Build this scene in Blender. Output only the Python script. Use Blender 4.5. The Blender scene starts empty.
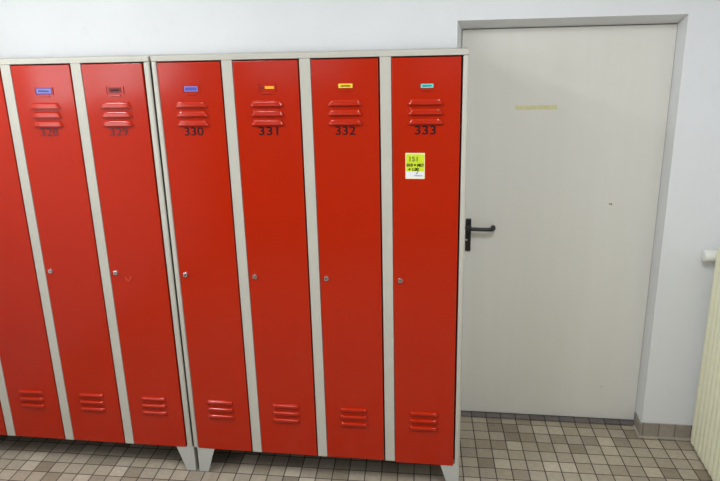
import bpy, bmesh, math, random
from mathutils import Vector, Matrix, Euler
random.seed(7)
C = bpy.context.scene.collection
sc = bpy.context.scene

# ------------------------------------------------------------------ node helpers
class NT:
    def __init__(self, m):
        m.use_nodes = True
        self.t = m.node_tree; self.n = self.t.nodes
        self.n.clear()
        self.out = self.n.new('ShaderNodeOutputMaterial')
        self.b = self.n.new('ShaderNodeBsdfPrincipled')
        self.t.links.new(self.b.outputs[0], self.out.inputs[0])
    def link(self, a, b): self.t.links.new(a, b)
    def put(self, sock, v):
        if hasattr(v, 'is_output'): self.link(v, sock)
        else: sock.default_value = v
    def math(self, op, a, b=0.0, c=None):
        n = self.n.new('ShaderNodeMath'); n.operation = op
        self.put(n.inputs[0], a); self.put(n.inputs[1], b)
        if c is not None: self.put(n.inputs[2], c)
        return n.outputs[0]
    def coords(self):
        n = self.n.new('ShaderNodeTexCoord'); s = self.n.new('ShaderNodeSeparateXYZ')
        self.link(n.outputs['Object'], s.inputs[0])
        return n.outputs['Object'], s.outputs[0], s.outputs[1], s.outputs[2]
    def noise(self, vec, scale, detail=3, rough=.5):
        n = self.n.new('ShaderNodeTexNoise'); self.link(vec, n.inputs['Vector'])
        n.inputs['Scale'].default_value = scale; n.inputs['Detail'].default_value = detail
        n.inputs['Roughness'].default_value = rough
        return n.outputs['Fac']
    def ramp(self, fac, stops):
        n = self.n.new('ShaderNodeValToRGB'); self.link(fac, n.inputs[0])
        e = n.color_ramp.elements
        while len(e) < len(stops): e.new(.5)
        for i, (p, c) in enumerate(stops):
            e[i].position = p; e[i].color = (*c, 1) if len(c) == 3 else c
        return n.outputs[0]
    def mix(self, fac, a, b, mode='MIX'):
        n = self.n.new('ShaderNodeMix'); n.data_type = 'RGBA'; n.blend_type = mode
        self.put(n.inputs[0], fac)
        self.put(n.inputs[6], (*a, 1) if isinstance(a, tuple) and len(a) == 3 else a)
        self.put(n.inputs[7], (*b, 1) if isinstance(b, tuple) and len(b) == 3 else b)
        return n.outputs[2]
    def bump(self, h, strength, dist=.002):
        n = self.n.new('ShaderNodeBump'); self.link(h, n.inputs['Height'])
        n.inputs['Strength'].default_value = strength; n.inputs['Distance'].default_value = dist
        self.link(n.outputs[0], self.b.inputs['Normal'])

def srgb(r, g, b):
    f = lambda c: (c/255/12.92) if c <= 10 else ((c/255+.055)/1.055)**2.4
    return (f(r), f(g), f(b))

MATS = {}
def paint(name, col, rough=.5, metal=0, var=.0, bump=0, scale=6, spec=.5, coat=0):
    m = bpy.data.materials.new(name); t = NT(m); MATS[name] = m
    vec, x, y, z = t.coords()
    if var:
        f = t.noise(vec, scale, 4)
        a = tuple(c*(1-var) for c in col); b = tuple(min(1, c*(1+var)) for c in col)
        t.link(t.ramp(f, [(.3, a), (.7, b)]), t.b.inputs['Base Color'])
    else:
        t.b.inputs['Base Color'].default_value = (*col, 1)
    t.b.inputs['Roughness'].default_value = rough
    t.b.inputs['Metallic'].default_value = metal
    t.b.inputs['Specular IOR Level'].default_value = spec
    t.b.inputs['Coat Weight'].default_value = coat
    t.b.inputs['Coat Roughness'].default_value = .2
    if bump: t.bump(t.noise(vec, 160, 3), bump, .001)
    return m

paint('red_enamel', (.412, .0148, .0005), .14, var=.03, bump=.02, scale=3, spec=.40)
paint('frame_enamel', srgb(184, 181, 169), .42, var=.03, bump=.05, spec=.4)
paint('foot_enamel', srgb(178, 179, 172), .45, var=.03, spec=.4)
paint('slot_shade', (.012, .010, .010), .8)  # black stand-in for the shade inside the louvre slots
paint('number_ink', (.008, .005, .009), .7, spec=.15)
paint('number_ink_worn', (.085, .018, .026), .6, spec=.25)
paint('under_shade_dark', (.06, .055, .05), .6)  # dark colour that deepens the shade below the lockers
paint('chrome', (.72, .72, .74), .22, metal=1)
paint('keyhole', (.01, .01, .012), .5)
paint('black_nylon', (.011, .012, .011), .38, spec=.5)
paint('radiator_enamel', srgb(222, 220, 192), .42, var=.02, spec=.4)
paint('valve_white', srgb(226, 226, 220), .4)
paint('valve_dark', (.03, .03, .032), .4)
paint('tape', srgb(214, 210, 160), .55, var=.06, scale=40)
paint('note_green', srgb(196, 214, 20), .6, var=.02)
paint('note_white', srgb(226, 226, 226), .6)
paint('note_edge', srgb(232, 226, 170), .6)
paint('ink_black', (.012, .014, .008), .7)
paint('ink_olive', (.10, .13, .03), .7)
paint('ink_grey', (.16, .16, .18), .7)
paint('tag_violet', srgb(72, 66, 150), .4)
paint('tag_lilac', srgb(128, 130, 204), .4)
paint('tag_blue', srgb(108, 122, 204), .4)
paint('tag_yellow', srgb(246, 212, 60), .4)
paint('tag_orange', srgb(244, 168, 40), .4)
paint('tag_teal', srgb(110, 206, 196), .4)
paint('tag_maroon', srgb(110, 24, 26), .5)
paint('rust', srgb(170, 104, 20), .8)
paint('speck', srgb(70, 62, 56), .8)
paint('caulk', srgb(176, 168, 154), .7, var=.06, scale=40)
paint('scuff', srgb(196, 92, 70), .6)
paint('ceiling_paint', srgb(232, 232, 228), .8)
paint('front_sheen_cut', srgb(118, 116, 112), .6)  # invented grey for the unseen wall, cuts reflected haze on the red doors
paint('window_paint', srgb(230, 230, 228), .45)

def wall_mat(name, col, streak):
    m = bpy.data.materials.new(name); t = NT(m); MATS[name] = m
    vec, x, y, z = t.coords()
    f = t.noise(vec, 2.2, 5, .6)
    c = t.ramp(f, [(.3, tuple(k*.955 for k in col)), (.7, col)])
    # rubbed grey smudges low on the plaster
    s = t.math('MULTIPLY', t.math('SMOOTH_MIN', t.noise(vec, 7, 5, .7), 1.0, .1), 1.0)
    s = t.ramp(s, [(.62, (0, 0, 0)), (.80, (1, 1, 1))])
    t.link(t.mix(t.math('MULTIPLY', s, streak), c, tuple(k*.72 for k in col)), t.b.inputs['Base Color'])
    t.b.inputs['Roughness'].default_value = .75
    t.b.inputs['Specular IOR Level'].default_value = .25
    t.bump(t.math('ADD', t.noise(vec, 5, 4), t.math('MULTIPLY', t.noise(vec, 70, 3), .25)), .25, .006)
    return m
wall_mat('wall_plaster', srgb(228, 229, 230), .25)

def door_mat():
    m = bpy.data.materials.new('door_paint'); t = NT(m); MATS['door_paint'] = m
    vec, x, y, z = t.coords()
    mp = t.n.new('ShaderNodeMapping'); t.link(vec, mp.inputs[0]); mp.inputs['Scale'].default_value = (9, 9, .8)
    f = t.noise(mp.outputs[0], 1.0, 4, .6)
    c = t.ramp(f, [(.3, srgb(221, 219, 210)), (.7, srgb(225, 223, 215))])
    t.link(c, t.b.inputs['Base Color'])
    t.b.inputs['Roughness'].default_value = .34
    t.b.inputs['Specular IOR Level'].default_value = .5
    t.bump(t.noise(vec, 3, 2), .06, .01)
door_mat()

def tile_mat(name, lo, hi, grout, uonly=False, rough=.55, extra=0.0):
    m = bpy.data.materials.new(name); t = NT(m); MATS[name] = m
    vec, x, y, z = t.coords()
    u = t.math('DIVIDE', t.math('SUBTRACT', t.math('MULTIPLY_ADD', y, .055, x), .398), .0740)
    v = t.math('DIVIDE', t.math('SUBTRACT', t.math('MULTIPLY_ADD', x, -.014, y), .017), .0745)
    fu, fv = t.math('FLOOR', u), t.math('FLOOR', v)
    du = t.math('ABSOLUTE', t.math('SUBTRACT', t.math('FRACT', u), .5))
    dv = t.math('ABSOLUTE', t.math('SUBTRACT', t.math('FRACT', v), .5))
    d = du if uonly else t.math('MAXIMUM', du, dv)
    mask = t.math('SMOOTH_MIN', 1.0, t.math('MAXIMUM', 0.0, t.math('DIVIDE', t.math('SUBTRACT', d, .461), .014)), .01)
    cmb = t.n.new('ShaderNodeCombineXYZ'); t.link(fu, cmb.inputs[0])
    if not uonly: t.link(fv, cmb.inputs[1])
    wn = t.n.new('ShaderNodeTexWhiteNoise'); wn.noise_dimensions = '2D'; t.link(cmb.outputs[0], wn.inputs['Vector'])
    mid = tuple((a+b)/2 for a, b in zip(lo, hi))
    c = t.ramp(wn.outputs['Value'], [(0, lo), (.45, mid), (.8, tuple(a*.4+b*.6 for a, b in zip(lo, hi))), (1, hi)])
    # a few tiles lean to ochre, others to rose grey
    c = t.mix(t.math('MULTIPLY', wn.outputs['Color'], .22), c, tuple(a*b for a, b in zip(mid, (1.12, .98, .70))))
    f = t.noise(vec, 45, 4, .65)
    c = t.mix(.55, c, t.ramp(f, [(.25, (.36, .36, .36)), (.75, (.62, .62, .62))]), 'OVERLAY')
    t.link(t.mix(mask, c, grout), t.b.inputs['Base Color'])
    t.put(t.b.inputs['Roughness'], t.math('MULTIPLY_ADD', mask, .3, rough))
    t.b.inputs['Specular IOR Level'].default_value = .4
    t.bump(t.math('SUBTRACT', 1.0, mask), .5, .0015)
tile_mat('floor_tile', srgb(130, 119, 104), srgb(188, 177, 160), srgb(66, 59, 52))
tile_mat('skirting_tile', srgb(142, 134, 124), srgb(160, 152, 142), srgb(116, 108, 100), True)
tile_mat('threshold_tile', srgb(96, 91, 90), srgb(114, 107, 105), srgb(56, 50, 49), True)

def glass_mat():
    m = bpy.data.materials.new('window_glass'); m.use_nodes = True; nt = m.node_tree; nt.nodes.clear()
    o = nt.nodes.new('ShaderNodeOutputMaterial'); mx = nt.nodes.new('ShaderNodeMixShader')
    tr = nt.nodes.new('ShaderNodeBsdfTransparent'); gl = nt.nodes.new('ShaderNodeBsdfGlossy')
    gl.inputs['Roughness'].default_value = .02
    mx.inputs[0].default_value = .06
    nt.links.new(tr.outputs[0], mx.inputs[1]); nt.links.new(gl.outputs[0], mx.inputs[2]); nt.links.new(mx.outputs[0], o.inputs[0])
    MATS['window_glass'] = m
glass_mat()

# ------------------------------------------------------------------ mesh helpers
def box(bm, x0, x1, y0, y1, z0, z1, mi=0, bev=0, seg=2):
    vs = [bm.verts.new(p) for p in ((x0,y0,z0),(x1,y0,z0),(x1,y1,z0),(x0,y1,z0),(x0,y0,z1),(x1,y0,z1),(x1,y1,z1),(x0,y1,z1))]
    fs = [bm.faces.new([vs[i] for i in q]) for q in ((0,3,2,1),(4,5,6,7),(0,1,5,4),(1,2,6,5),(2,3,7,6),(3,0,4,7))]
    for f in fs: f.material_index = mi
    if bev:
        es = {e for f in fs for e in f.edges}
        bmesh.ops.bevel(bm, geom=list(es), offset=bev, segments=seg, affect='EDGES', profile=.5)
def prism(bm, pts, a, b, axis, mi=0):
    """pts: polygon in the two other axes (cyclic order kept), extruded a..b along axis"""
    def P(u, v, w): return {'x': (w, u, v), 'y': (u, w, v), 'z': (u, v, w)}[axis]
    lo = [bm.verts.new(P(u, v, a)) for u, v in pts]; hi = [bm.verts.new(P(u, v, b)) for u, v in pts]
    fs = [bm.faces.new(lo), bm.faces.new(hi)]
    n = len(pts)
    for i in range(n): fs.append(bm.faces.new((lo[i], lo[(i+1) % n], hi[(i+1) % n], hi[i])))
    for f in fs: f.material_index = mi
    bmesh.ops.recalc_face_normals(bm, faces=fs)
def lathe(bm, prof, origin, axis, seg=28, mi=0):
    """prof: (radius, distance along axis)"""
    ax = Vector(axis).normalized(); s = ax.orthogonal().normalized(); t = ax.cross(s); o = Vector(origin)
    rings = []
    for r, d in prof:
        rings.append([bm.verts.new(o + ax*d + (s*math.cos(2*math.pi*k/seg) + t*math.sin(2*math.pi*k/seg))*max(r, 1e-5)) for k in range(seg)])
    fs = []
    for a, b in zip(rings, rings[1:]):
        for k in range(seg): fs.append(bm.faces.new((a[k], a[(k+1) % seg], b[(k+1) % seg], b[k])))
    fs += [bm.faces.new(list(reversed(rings[0]))), bm.faces.new(rings[-1])]
    for f in fs: f.material_index = mi; f.smooth = True
    fs[-1].smooth = fs[-2].smooth = False
    bmesh.ops.recalc_face_normals(bm, faces=fs)
def tube(bm, pts, rad, seg=14, mi=0):
    pts = [Vector(p) for p in pts]; rings = []
    n = len(pts); rads = rad if isinstance(rad, (list, tuple)) else [rad]*n
    up = Vector((0, 0, 1))
    for i, p in enumerate(pts):
        d = (pts[min(i+1, n-1)] - pts[max(i-1, 0)]).normalized()
        s = d.cross(up)
        s = s.normalized() if s.length > 1e-4 else Vector((1, 0, 0))
        t = s.cross(d)
        rings.append([bm.verts.new(p + (s*math.cos(2*math.pi*k/seg) + t*math.sin(2*math.pi*k/seg))*rads[i]) for k in range(seg)])
    fs = []
    for a, b in zip(rings, rings[1:]):
        for k in range(seg): fs.append(bm.faces.new((a[k], a[(k+1) % seg], b[(k+1) % seg], b[k])))
    fs += [bm.faces.new(list(reversed(rings[0]))), bm.faces.new(rings[-1])]
    for f in fs: f.smooth = True; f.material_index = mi
    bmesh.ops.recalc_face_normals(bm, faces=fs)

def mesh(name, bm, mats):
    me = bpy.data.meshes.new(name); bm.to_mesh(me); bm.free()
    for m in (mats if isinstance(mats, (list, tuple)) else [mats]): me.materials.append(MATS[m])
    return me
def link(name, me, parent=None, loc=(0, 0, 0), label=None):
    o = bpy.data.objects.new(name, me); C.objects.link(o); o.location = loc
    if parent: o.parent = parent
    if label: o['label'] = label
    return o
def obj(name, bm, mats, parent=None, loc=(0, 0, 0), label=None):
    return link(name, mesh(name, bm, mats), parent, loc, label)
def thing(name, label, cat, loc=(0, 0, 0), group=None):
    o = bpy.data.objects.new(name, None); C.objects.link(o); o.location = loc
    o.empty_display_size = .1
    o['label'] = label; o['category'] = cat
    if group: o['group'] = group
    return o
def tag(o, label, cat):
    o['label'] = label; o['category'] = cat
    return o
def struct(name, bm, mats, label=None, cat=None):
    o = obj(name, bm, mats); o['kind'] = 'structure'
    if label: o['label'] = label
    if cat: o['category'] = cat
    return o
def text_mesh(body, size, mat, weight=0.0, sx=1.0, shear=0.0, spacing=1.0):
    cu = bpy.data.curves.new('lettering', 'FONT')
    cu.body = body; cu.size = size; cu.align_x = 'CENTER'; cu.align_y = 'CENTER'
    cu.extrude = .00025; cu.offset = weight; cu.shear = shear; cu.space_character = spacing
    cu.resolution_u = 6
    o = bpy.data.objects.new('lettering', cu); C.objects.link(o)
    dg = bpy.context.evaluated_depsgraph_get()
    me = bpy.data.meshes.new_from_object(o.evaluated_get(dg))
    bpy.data.objects.remove(o); bpy.data.curves.remove(cu)
    # stand it up, facing -y, and centre it
    xs = [v.co.x for v in me.vertices]; ys = [v.co.y for v in me.vertices]
    cx, cy = (min(xs)+max(xs))/2, (min(ys)+max(ys))/2
    for v in me.vertices: v.co = Vector(((v.co.x-cx)*sx, -v.co.z, v.co.y-cy))
    me.materials.clear(); me.materials.append(MATS[mat])
    return me
def add_mesh(bm, me, loc, mi):
    old = set(bm.faces); t = me.copy(); t.transform(Matrix.Translation(loc)); bm.from_mesh(t)
    for f in bm.faces:
        if f not in old: f.material_index = mi
    bpy.data.meshes.remove(t)

# ------------------------------------------------------------------ the room
XL, XR, YF, YB, ZC = -2.33, 1.42, -3.7, .505, 2.72
OX0, OX1, OZ = .107, 1.031, 1.959          # door opening in the back wall

bm = bmesh.new(); box(bm, XL-.15, XR+.15, YF-.15, YB+.3, -.12, 0); struct('floor', bm, 'floor_tile')
bm = bmesh.new(); box(bm, XL-.15, XR+.15, YF-.15, YB+.3, ZC, ZC+.12); struct('ceiling', bm, 'ceiling_paint')
bm = bmesh.new()
prism(bm, [(XL-.15, YB), (OX0, YB), (.127, .635), (.127, .78), (XL-.15, .78)], 0, ZC, 'z')
prism(bm, [(OX1, YB), (XR+.15, YB), (XR+.15, .78), (OX1+.002, .78)], 0, ZC, 'z')
prism(bm, [(YB, OZ), (.635, 1.926), (.78, 1.926), (.78, ZC), (YB, ZC)], OX0, OX1, 'x')
box(bm, .127, OX1, .72, .78, 0, 1.926)  # unseen backing added behind the door to stop light leaking in
struct('wall_back', bm, 'wall_plaster')
bm = bmesh.new(); box(bm, XR, XR+.15, YF, YB, 0, ZC); struct('wall_right', bm, 'wall_plaster')
# left wall with a long high window
W = (-3.5, -1.15, 1.5, 2.5)
bm = bmesh.new()
box(bm, XL-.15, XL, YF, YB, 0, W[2]); box(bm, XL-.15, XL, YF, YB, W[3], ZC)
box(bm, XL-.15, XL, YF, W[0], W[2], W[3]); box(bm, XL-.15, XL, W[1], YB, W[2], W[3])
struct('wall_left', bm, 'wall_plaster')
# unseen front wall behind the camera, with two windows added for light
FW = [(-1.9, -.9), (-.3, .7)]; FZ = (1.55, 2.45)
bm = bmesh.new()
box(bm, XL, XR, YF-.15, YF, 0, FZ[0]); box(bm, XL, XR, YF-.15, YF, FZ[1], ZC)
for a, b in ((XL, FW[0][0]), (FW[0][1], FW[1][0]), (FW[1][1], XR)): box(bm, a, b, YF-.15, YF, FZ[0], FZ[1])
struct('wall_front', bm, 'front_sheen_cut')

def window(name, a, b, z0, z1, along, c, n):
    t = bpy.data.objects.new(name, None); C.objects.link(t); t['kind'] = 'structure'
    f = bmesh.new(); g = bmesh.new()
    def B(m, u0, u1, w0, w1, zz0, zz1):
        if along == 'y': box(m, w0, w1, u0, u1, zz0, zz1)
        else: box(m, u0, u1, w0, w1, zz0, zz1)
    B(f, a, b, c-.03, c+.03, z0, z0+.05); B(f, a, b, c-.03, c+.03, z1-.05, z1)
    for k in range(n+1):
        u = a + (b-a-.05)*k/n
        B(f, u, u+.05, c-.03, c+.03, z0+.05, z1-.05)
    B(g, a+.05, b-.05, c-.003, c+.003, z0+.05, z1-.05)
    obj('window_frame', f, 'window_paint', t); obj('window_pane', g, 'window_glass', t)
window('window_1', W[0], W[1], W[2], W[3], 'y', XL-.09, 3)
window('added_window_2', *FW[0], *FZ, 'x', YF-.09, 2)  # this window and the next are added to carry front light
window('added_window_3', *FW[1], *FZ, 'x', YF-.09, 2)

# skirting tiles, threshold, sealant
bm = bmesh.new()
box(bm, OX1-.007, XR, YB-.008, YB, 0, .0765, 0, .0012); box(bm, OX1-.007, OX1, YB, .612, 0, .068, 0, .0012)
box(bm, XL, OX0, YB-.008, YB, 0, .0765)
box(bm, OX1-.011, XR, YB-.014, YB-.008, 0, .007, 1); box(bm, OX1-.0125, OX1-.007, YB-.0135, .612, 0, .007, 1)
struct('baseboard_back', bm, ['skirting_tile', 'caulk'])
bm = bmesh.new(); box(bm, XR-.008, XR, YF, YB-.0145, 0, .0765); struct('baseboard_right', bm, 'skirting_tile')
bm = bmesh.new(); box(bm, OX0+.018, OX1-.002, .590, .70, 0, .010, 0, .002); struct('trim_1', bm, 'threshold_tile')

# door
d = bpy.data.objects.new('door_1', None); C.objects.link(d); d['kind'] = 'structure'; d.location = (.579, .627, .0)
def D(x0, x1, y0, y1, z0, z1): return (x0-.579, x1-.579, y0-.627, y1-.627, z0, z1)
bm = bmesh.new(); box(bm, *D(.1295, 1.0305, .627, .669, .0135, 1.923), 0, .0015)
obj('door_leaf', bm, 'door_paint', d)
bm = bmesh.new()
for px, pz, r in ((.826, 1.137, .0062), (.818, 1.1385, .0046)): lathe(bm, [(r, 0), (r*.6, .0008)], (px-.579, .0005, pz), (0, -1, 0), 12)
obj('rust_spot', bm, 'rust', d, label='small rust brown spot')
bm = bmesh.new(); lathe(bm, [(.0035, 0), (.002, .0008)], (.857-.579, .0005, .193), (0, -1, 0), 12)
obj('dark_speck', bm, 'speck', d, label='tiny dark speck')
bm = bmesh.new(); box(bm, .1635-.579, .1895-.579, -.010, 0, .898, 1.060, 0, .003)
lathe(bm, [(.0155, 0), (.0155, .006), (.013, .009)], (.1765-.579, -.008, 1.016), (0, -1, 0))
hp = obj('handle_plate', bm, 'black_nylon', d)
bm = bmesh.new(); lathe(bm, [(.0052, 0), (.0052, .0022)], (.168-.579, -.0095, .956), (0, -1, 0), 16); obj('keyhole', bm, 'chrome', hp, label='pale keyhole')
hx = .1765-.579; hz = 1.0205
bm = bmesh.new()
P = [(hx, -.010, hz), (hx, -.034, hz), (hx+.002, -.043, hz), (hx+.008, -.049, hz), (hx+.017, -.051, hz), (hx+.06, -.051, hz-.001), (hx+.092, -.051, hz-.001), (hx+.104, -.048, hz-.001), (hx+.112, -.041, hz), (hx+.1155, -.030, hz), (hx+.116, -.014, hz)]
tube(bm, P, [.0095]*4+[.0092]*3+[.0100, .0115, .0122, .0122], 18)
obj('lever', bm, 'black_nylon', d)

# ------------------------------------------------------------------ lockers
DW = .2586; ZT, ZD, ZB = 1.849, 1.8285, .1245; DEP = .485
CACHE = {}
def louvre(h=.0225, wb=.067, wt=.0545, dep=.0110, prof=None):
    bm = bmesh.new(); prof = prof or [(0, 0), (.02, .2), (.06, .42), (.12, .60), (.2, .72), (.3, .80), (.45, .87), (.65, .93), (.85, .98), (.95, 1), (1, .97)]
    us = [-1, -.985, -.96, -.93, -.9, -.86, -.8, -.5, 0, .5, .8, .86, .9, .93, .96, .985, 1]
    rows = []
    for s, p in prof:
        w = wt + (wb-wt)*s; row = []
        for u in us:
            x = u*w; k = min(1, (w-abs(x))/.0115); e = math.sin(k*math.pi/2)**.7 if k > 0 else 0
            row.append(bm.verts.new((x, -dep*p*e, h*(1-s))))
        rows.append(row)
    fs = []
    for a, b in zip(rows, rows[1:]):
        for i in range(len(us)-1): fs.append(bm.faces.new((a[i], b[i], b[i+1], a[i+1])))
    for f in fs: f.smooth = True
    # folded lip, and black faces painted as the shade under the hood
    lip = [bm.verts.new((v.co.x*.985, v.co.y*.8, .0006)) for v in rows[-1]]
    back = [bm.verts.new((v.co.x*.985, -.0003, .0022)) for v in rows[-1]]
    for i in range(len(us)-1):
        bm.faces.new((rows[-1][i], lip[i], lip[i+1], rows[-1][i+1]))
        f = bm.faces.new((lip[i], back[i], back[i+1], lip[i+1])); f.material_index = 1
    bmesh.ops.recalc_face_normals(bm, faces=bm.faces)
    return mesh('vent_louvre', bm, ['red_enamel', 'slot_shade'])
def holder(w, h):
    bm = bmesh.new(); a, b = w/2, h/2
    box(bm, -a, a, -.0006, .0004, -b, b)                                   # bedded plate
    for s in (-1, 1):
        box(bm, s*a-.0022, s*a+.0022, -.0034, .0004, -b-.001, b+.001, 0, .0006)   # side lips
    box(bm, -a*.62, a*.62, -.0042, .0004, -b-.010, -b-.0052, 0, .0012)     # pressed stop below
    return mesh('tag_holder', bm, 'red_enamel')
def scribble(bm, w, h, y, cx, cz, mi, n, rad=.0014):
    # an unreadable line of small lettering: one wavering pen stroke
    rnd = random.Random(n); pts = []
    for k in range(n*2+1):
        pts.append((cx-w/2+w*k/(n*2), y, cz+h*(.5 if k % 2 else -.5)*rnd.uniform(.55, 1)))
    tube(bm, pts, rad, 6, mi)
def tag_obj(parent, w, h, mat, body, ink, label, loc, dx=0, inner=None):
    bm = bmesh.new(); box(bm, -w/2, w/2, -.0021, -.0007, -h/2, h/2, 0, .0004)
    mats = [mat, ink]
    if inner:
        mats.append(inner); box(bm, -w/2+.004, w/2-.004, -.0024, -.002, -h/2+.004, h/2-.004, 2)
    if body:
        scribble(bm, w*.66, h*.42, -.0026, 0, 0, 1, body)
    return obj('name_tag', bm, mats, parent, (loc[0]+dx, loc[1], loc[2]), label)

def number_mesh(n, ink):
    me = text_mesh(n, .0455, ink, weight=.0004, spacing=1.0)
    k = .0775/(max(v.co.x for v in me.vertices)*2)
    for v in me.vertices: v.co.x *= k
    return me
def door_mesh(z0, extra=0):
    # a folded sheet-steel door: front skin, returned edges
    bm = bmesh.new(); x0, x1 = -DW/2+.0022, DW/2-.0060
    box(bm, x0, x1, .0005, .018, z0-ZB, ZD-.0045-ZB+extra, 0, .0018, 3)
    return mesh('locker_door', bm, 'red_enamel')
def lock_mesh():
    bm = bmesh.new()
    lathe(bm, [(.0092, 0), (.0092, .001), (.0088, .0015)], (0, 0, 0), (0, -1, 0), 28)
    box(bm, -.0085, .0085, -.010, -.002, -.0085, .0085, 0, .0012, 2)
    lathe(bm, [(.0046, 0), (.0044, .0006)], (0, -.0099, 0), (0, -1, 0), 20, 1)
    box(bm, -.0012, .0012, -.0110, -.0103, -.003, .004, 0)
    return mesh('cam_lock', bm, ['chrome', 'keyhole'])
CACHE['louvre'] = louvre(); CACHE['louvre_low'] = louvre(.0200, .0625, .057, .0120, [(0, 0), (.02, .30), (.05, .46), (.10, .63), (.16, .77), (.23, .87), (.31, .95), (.40, .99), (.48, 1), (.62, .97), (.76, .88), (.9, .74), (1, .58)]); CACHE['door'] = door_mesh(ZB+.0005); CACHE['lock'] = lock_mesh()
CACHE['door'] = door_mesh(ZB+.0005); CACHE['lock'] = lock_mesh()

def foot_mesh(sgn):
    """sheet steel foot: tapered front plate with a returned outer side; sgn = -1 outer edge on the left"""
    bm = bmesh.new(); o = 0
    pts = [(o, ZB+.004), (o-sgn*.083, ZB+.004), (o-sgn*.042, 0), (o, 0)]
    prism(bm, pts, 0, .0025, 'y')
    q = [(.0025, ZB+.004), (.075, ZB+.004), (.042, 0), (.0025, 0)]
    a, b = (o, o+.0025) if sgn < 0 else (o-.0025, o)
    prism(bm, q, a, b, 'x')
    box(bm, min(o, o-sgn*.042), max(o, o-sgn*.042), 0, .04, 0, .0025)
    return mesh('foot', bm, 'foot_enamel')
CACHE['footL'], CACHE['footR'] = foot_mesh(-1), foot_mesh(1)

def make_bank(centre0, numbers, label, specs):
    """centre0: x of the first door's centre; origin at the front left bottom corner on the floor"""
    n = len(numbers); xl = centre0-DW/2-.021; xr = centre0+.3*(n-1)+DW/2+(.0245 if centre0 < -1.5 else .021)
    ox = (xl+xr)/2
    t = thing('locker_bank', label, 'locker', (ox, 0, 0))
    X = lambda x: x-ox
    # carcass: sides, back, floor, lid and front posts are one welded body
    bm = bmesh.new()
    box(bm, X(xl), X(xl)+.0015, .0065, DEP, ZB, ZT-.002); box(bm, X(xr)-.0015, X(xr), .0065, DEP, ZB, ZT-.002)
    box(bm, X(xl), X(xr), DEP-.0015, DEP, ZB, ZT-.002)
    obj('carcass', bm, 'frame_enamel', t)
    bm = bmesh.new(); box(bm, X(xl)+.0015, X(xr)-.0015, .022, DEP-.0015, ZB+.012, ZB+.0145)
    obj('bottom_panel', bm, 'under_shade_dark', t)  # panel coloured dark to strengthen the shadow underneath
    bm = bmesh.new(); box(bm, X(xl)+.0005, X(xr)-.0005, -.0006, DEP, ZD+.0005, ZT, 0, .002, 3); obj('top_panel', bm, 'frame_enamel', t)
    for k in range(n-1):
        c = centre0+.3*k+.15; bm = bmesh.new()
        box(bm, X(c)-.0207, X(c)+.0207, 0, .02, ZB, ZD, 0, .0015); box(bm, X(c)-.0006, X(c)+.0006, .02, DEP-.002, ZB+.014, ZD)
        obj('front_post', bm, 'frame_enamel', t)
    for a, b in ((xl, xl+.0207), (centre0+.3*(n-1)+DW/2+.0003, xr)):
        bm = bmesh.new(); box(bm, X(a), X(b), 0, .02, ZB, ZD, 0, .006, 5)
        for f in bm.faces: f.smooth = True
        obj('front_post', bm, 'frame_enamel', t)
    for x, m in ((xl+.0155, 'footL'), (xr-(-.005 if centre0 < -1.5 else .002), 'footR')):
        link('foot', CACHE[m], t, (X(x), .002, 0))
        f = link('foot', CACHE[m], t, (X(x), DEP-.012, 0)); f.scale = (1, -1, 1)
    for k, num in enumerate(numbers):
        c = centre0+.3*k; s = specs[num]
        dz = -s.get('long', 0); dm = CACHE['door'] if not dz else door_mesh(ZB+.0005, s['long'])
        dr = link('locker_door', dm, t, (X(c), 0, ZB+dz), 'red door numbered %d' % num)
        Z = lambda z: z-ZB-dz
        for i in range(3): link('vent_louvre', CACHE['louvre'], dr, (-.003, .0005, Z(1.6570-.0356*i)))
        for i in range(3): link('vent_louvre', CACHE['louvre_low'], dr, (-.005, .0005, Z(.3585-.0352*i)))
        link('cam_lock', CACHE['lock'], dr, (-.0995, .0005, Z(.968)))
        link('number', number_mesh(str(num), s.get('ink', 'number_ink')), dr, (-.004, .0002, Z(1.5630)), s.get('nlabel', 'black number %d' % num))
        w, h = s.get('hold', (.066, .026)); hz = Z(s.get('hz', 1.725))
        link('tag_holder', holder(w, h), dr, (.001, .0003, hz))
        for g in s['tags']:
            tag_obj(dr, g['w'], g['h'], g['mat'], g.get('body'), g.get('ink', 'ink_black'), g['label'], (.001, 0, hz), g.get('dx', 0), g.get('inner'))
        if s.get('scuff'):
            bm = bmesh.new()
            tube(bm, [(-.060, 0, .012), (-.057, -.0003, .002), (-.049, -.0004, -.004), (-.040, -.0003, .004), (-.035, 0, .018)], .0011, 8)
            obj('scuff', bm, 'scuff', dr, (0, .0004, Z(.935)), 'pale curved scratch')
    return t

S = {
 326: dict(tags=[]), 
 327: dict(tags=[dict(w=.05, h=.018, mat='tag_blue', label='blue name tag')]),
 328: dict(ink='number_ink_worn', nlabel='worn faded number 328', hold=(.074, .027), tags=[dict(w=.068, h=.024, mat='tag_violet', inner='tag_lilac', body=9, label='violet name tag with dark lettering')]),
 329: dict(ink='number_ink_worn', nlabel='worn faded number 329', hold=(.070, .028), scuff=True, tags=[dict(w=.050, h=.020, mat='tag_maroon', body=7, label='dark unlit name tag')]),
 330: dict(hold=(.066, .028), tags=[dict(w=.054, h=.0195, mat='tag_blue', inner='tag_violet', label='blue name tag')]),
 331: dict(hold=(.066, .028), hz=1.726, tags=[dict(w=.036, h=.010, mat='tag_orange', dx=.010, label='torn remains of an orange name tag'), dict(w=.014, h=.008, mat='tag_maroon', dx=-.018, label='dark scrap of old tag')]),
 332: dict(hold=(.060, .020), hz=1.728, tags=[dict(w=.053, h=.0155, mat='tag_yellow', body=10, label='yellow name tag with dark lettering')]),
 333: dict(hold=(.052, .0175), hz=1.7235, long=.006, tags=[dict(w=.0465, h=.0145, mat='tag_teal', body=7, dx=.001, label='turquoise name tag with dark lettering')]),
}
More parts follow.
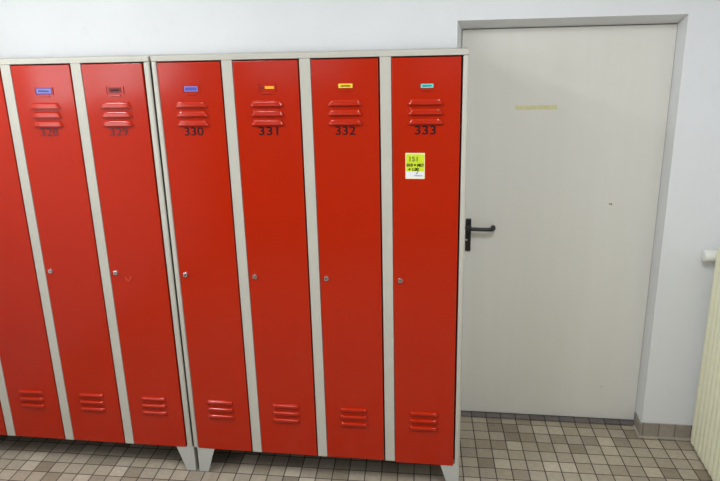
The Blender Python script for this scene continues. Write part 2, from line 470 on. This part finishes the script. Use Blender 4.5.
make_bank(-.9, [330, 331, 332, 333], 'steel locker cabinet with four red doors numbered 330 to 333, beside the white door', S)
make_bank(-1.2117-.9, [326, 327, 328, 329], 'left steel locker cabinet with red doors, its last door numbered 329', S)

# ------------------------------------------------------------------ note and tape
nx, nz = -.0415, 1.4285
t = thing('paper_note', 'small lime green and white paper note stuck on red door 333', 'note', (nx, .0003, nz))
bm = bmesh.new(); w, h = .0365, .0495
box(bm, -w, w, -.0006, 0, -h, h, 0); obj('paper', bm, 'note_edge', t)
bm = bmesh.new(); box(bm, -w+.003, w-.003, -.0010, -.0004, -h+.029, h-.005); obj('green_panel', bm, 'note_green', t, label='lime green upper panel')
bm = bmesh.new(); box(bm, -w+.002, w-.002, -.0009, -.0004, -h+.002, -h+.029); obj('white_strip', bm, 'note_white', t, label='white lower strip')
bm = bmesh.new(); add_mesh(bm, text_mesh('151', .0245, 'ink_olive', weight=.0006, spacing=1.1), (-.006, -.0014, .0265), 0); obj('printed_number', bm, 'ink_olive', t, label='printed number 151')
bm = bmesh.new()
add_mesh(bm, text_mesh('010 = MO', .0150, 'ink_black', weight=.0008, shear=.15, spacing=1.0), (.0, -.0015, .0035), 0)
add_mesh(bm, text_mesh('+ 1.00', .0150, 'ink_black', weight=.0008, shear=.15, spacing=1.0), (-.006, -.0015, -.0125), 0)
tube(bm, [(.006, -.0014, -.016), (.012, -.0014, -.018), (.010, -.0014, -.025), (.004, -.0014, -.0285)], .0012, 8)
obj('handwriting', bm, 'ink_black', t, label='black handwriting')
bm = bmesh.new(); scribble(bm, .030, .0042, -.0013, .012, -.037, 0, 10, .0008); obj('small_print', bm, 'ink_grey', t, label='small grey lettering')

bm = bmesh.new()
N = 18; random.seed(3)
topv = []; 
x0, x1 = .373, .556
pts_t = [(x0+(x1-x0)*i/N, 1.590+random.uniform(-.0012, .0012)) for i in range(N+1)]
pts_b = [(x0+.001+(x1-x0-.002)*i/N, 1.5715+random.uniform(-.0012, .0012)) for i in range(N+1)]
va = [[bm.verts.new((x, y, z)) for x, z in pts] for y in (.6264, .6270) for pts in (pts_t, pts_b)]
tf, bf, tb, bb = va
for i in range(N):
    bm.faces.new((tf[i], bf[i], bf[i+1], tf[i+1])); bm.faces.new((tb[i], tb[i+1], bb[i+1], bb[i]))
    bm.faces.new((tf[i], tf[i+1], tb[i+1], tb[i])); bm.faces.new((bf[i], bb[i], bb[i+1], bf[i+1]))
bm.faces.new((tf[0], tb[0], bb[0], bf[0])); bm.faces.new((tf[N], bf[N], bb[N], tb[N]))
tag(obj('tape_strip', bm, 'tape'), 'short strip of yellowed sticky tape across the white door', 'tape')

# ------------------------------------------------------------------ radiator
RX, RY, PITCH, NS = 1.234, .447, .0445, 22
rad = thing('radiator', 'cream column radiator on the right wall beside the tiled corner', 'radiator', (RX, RY, 0))
def section():
    bm = bmesh.new(); hw = PITCH*.485
    # outline in x-y (rounded nose towards the room), lofted with rounded ends
    def ring(z, s, inset):
        out = []
        for k in range(13):
            a = math.pi/2 + math.pi*k/12
            out.append(((.020+math.cos(a)*(.020-inset)), math.sin(a)*(hw-inset*.6)))
        for k in range(7):
            a = -math.pi/2 + math.pi*k/6
            out.append(((.105+math.cos(a)*(.015-inset*.7)), math.sin(a)*(hw-inset*.6)))
        return [bm.verts.new((x, y, z)) for x, y in out]
    zs = [(.014, .015), (.018, .009), (.026, .004), (.04, .0)] + [(.98, 0), (.995, .004), (1.004, .009), (1.008, .015)]
    rings = [ring(z, 1, i) for z, i in zs]
    fs = []
    for a, b in zip(rings, rings[1:]):
        m = len(a)
        for k in range(m): fs.append(bm.faces.new((a[k], a[(k+1) % m], b[(k+1) % m], b[k])))
    fs += [bm.faces.new(list(reversed(rings[0]))), bm.faces.new(rings[-1])]
    for f in fs: f.smooth = True
    bmesh.ops.recalc_face_normals(bm, faces=fs)
    return mesh('section', bm, 'radiator_enamel')
sm = section()
for k in range(NS): link('section', sm, rad, (0, -PITCH*(k+.5), 0))
bm = bmesh.new()
bm.free()
for z in (.10, .945):
    bm = bmesh.new(); lathe(bm, [(.019, 0), (.019, PITCH*NS+.006)], (.062, .003, z), (0, -1, 0), 20)
    obj('header_pipe', bm, 'radiator_enamel', rad)
for yy in (-.18, -.80):
  for z in (.16, .90):
    bm = bmesh.new()
    box(bm, .10, XR-RX-.003, yy-.012, yy+.012, z, z+.03)
    obj('wall_bracket', bm, 'radiator_enamel', rad)
bm = bmesh.new()
lathe(bm, [(.012, 0), (.012, .03)], (.062, .0, .945), (0, 1, 0), 16); lathe(bm, [(.016, 0), (.018, .004), (.018, .022), (.013, .03), (.013, .06)], (.062, .024, .945), (-1, 0, 0), 6)
v = obj('valve', bm, 'valve_dark', rad, label='dark valve body')
bm = bmesh.new()
lathe(bm, [(.016, -.006), (.019, .0), (.0245, .006), (.0262, .012), (.0262, .050), (.0245, .056), (.020, .058)], (.022, .024, .945), (-1, 0, 0), 32)
obj('thermostat_head', bm, 'valve_white', v, label='white thermostat head')
bm = bmesh.new(); tube(bm, [(.062, .024, .945), (.062, .03, .945), (.062, .058, .945)], .009, 14); obj('supply_pipe', bm, 'radiator_enamel', v)

# ------------------------------------------------------------------ light
def area(name, loc, rot, sx, sy, energy, col, spread=math.pi):
    l = bpy.data.lights.new(name, 'AREA'); l.shape = 'RECTANGLE'; l.size = sx; l.size_y = sy; l.energy = energy; l.color = col; l.spread = spread
    o = bpy.data.objects.new(name, l); C.objects.link(o); o.location = loc; o.rotation_euler = rot
    return o
area('daylight_left', (XL-.2, (W[0]+W[1])/2, (W[2]+W[3])/2), (0, -math.pi/2, 0), W[3]-W[2], W[1]-W[0], 42, (.86, .94, 1.0))
for (a, b), e in zip(FW, (3, .6)): area('added_fill_front', ((a+b)/2, YF-.2, (FZ[0]+FZ[1])/2), (math.pi/2, 0, 0), b-a, FZ[1]-FZ[0], e, (.78, .90, 1.0))  # added weak front light for door sheen and fill
for (x, y), e in (((-1.9, -1.0), 29), ((-1.2, -1.6), 12), ((.45, -1.45), 33)):
    area('ceiling_lamp', (x, y, ZC-.02), (0, 0, 0), .25, .9, e, (.93, .97, 1.0))

w = bpy.data.worlds.new('World'); sc.world = w; w.use_nodes = True
w.node_tree.nodes['Background'].inputs[0].default_value = (.75, .86, 1, 1); w.node_tree.nodes['Background'].inputs[1].default_value = .3

# ------------------------------------------------------------------ camera
cam = bpy.data.cameras.new('Camera'); co = bpy.data.objects.new('Camera', cam); C.objects.link(co)
cam.sensor_width = 36; cam.lens = 655.796/720*36; cam.clip_start = .05
co.location = (.10782, -2.45667, 1.88068); co.rotation_euler = (1.2773, .02358, .14111)
sc.camera = co
vs = sc.view_settings; vs.view_transform = 'Standard'; vs.look = 'None'; vs.gamma = 1; vs.exposure = 0; vs.use_curve_mapping = False
sc.cycles.use_denoising = True
sc.cycles.max_bounces = 10; sc.cycles.diffuse_bounces = 6
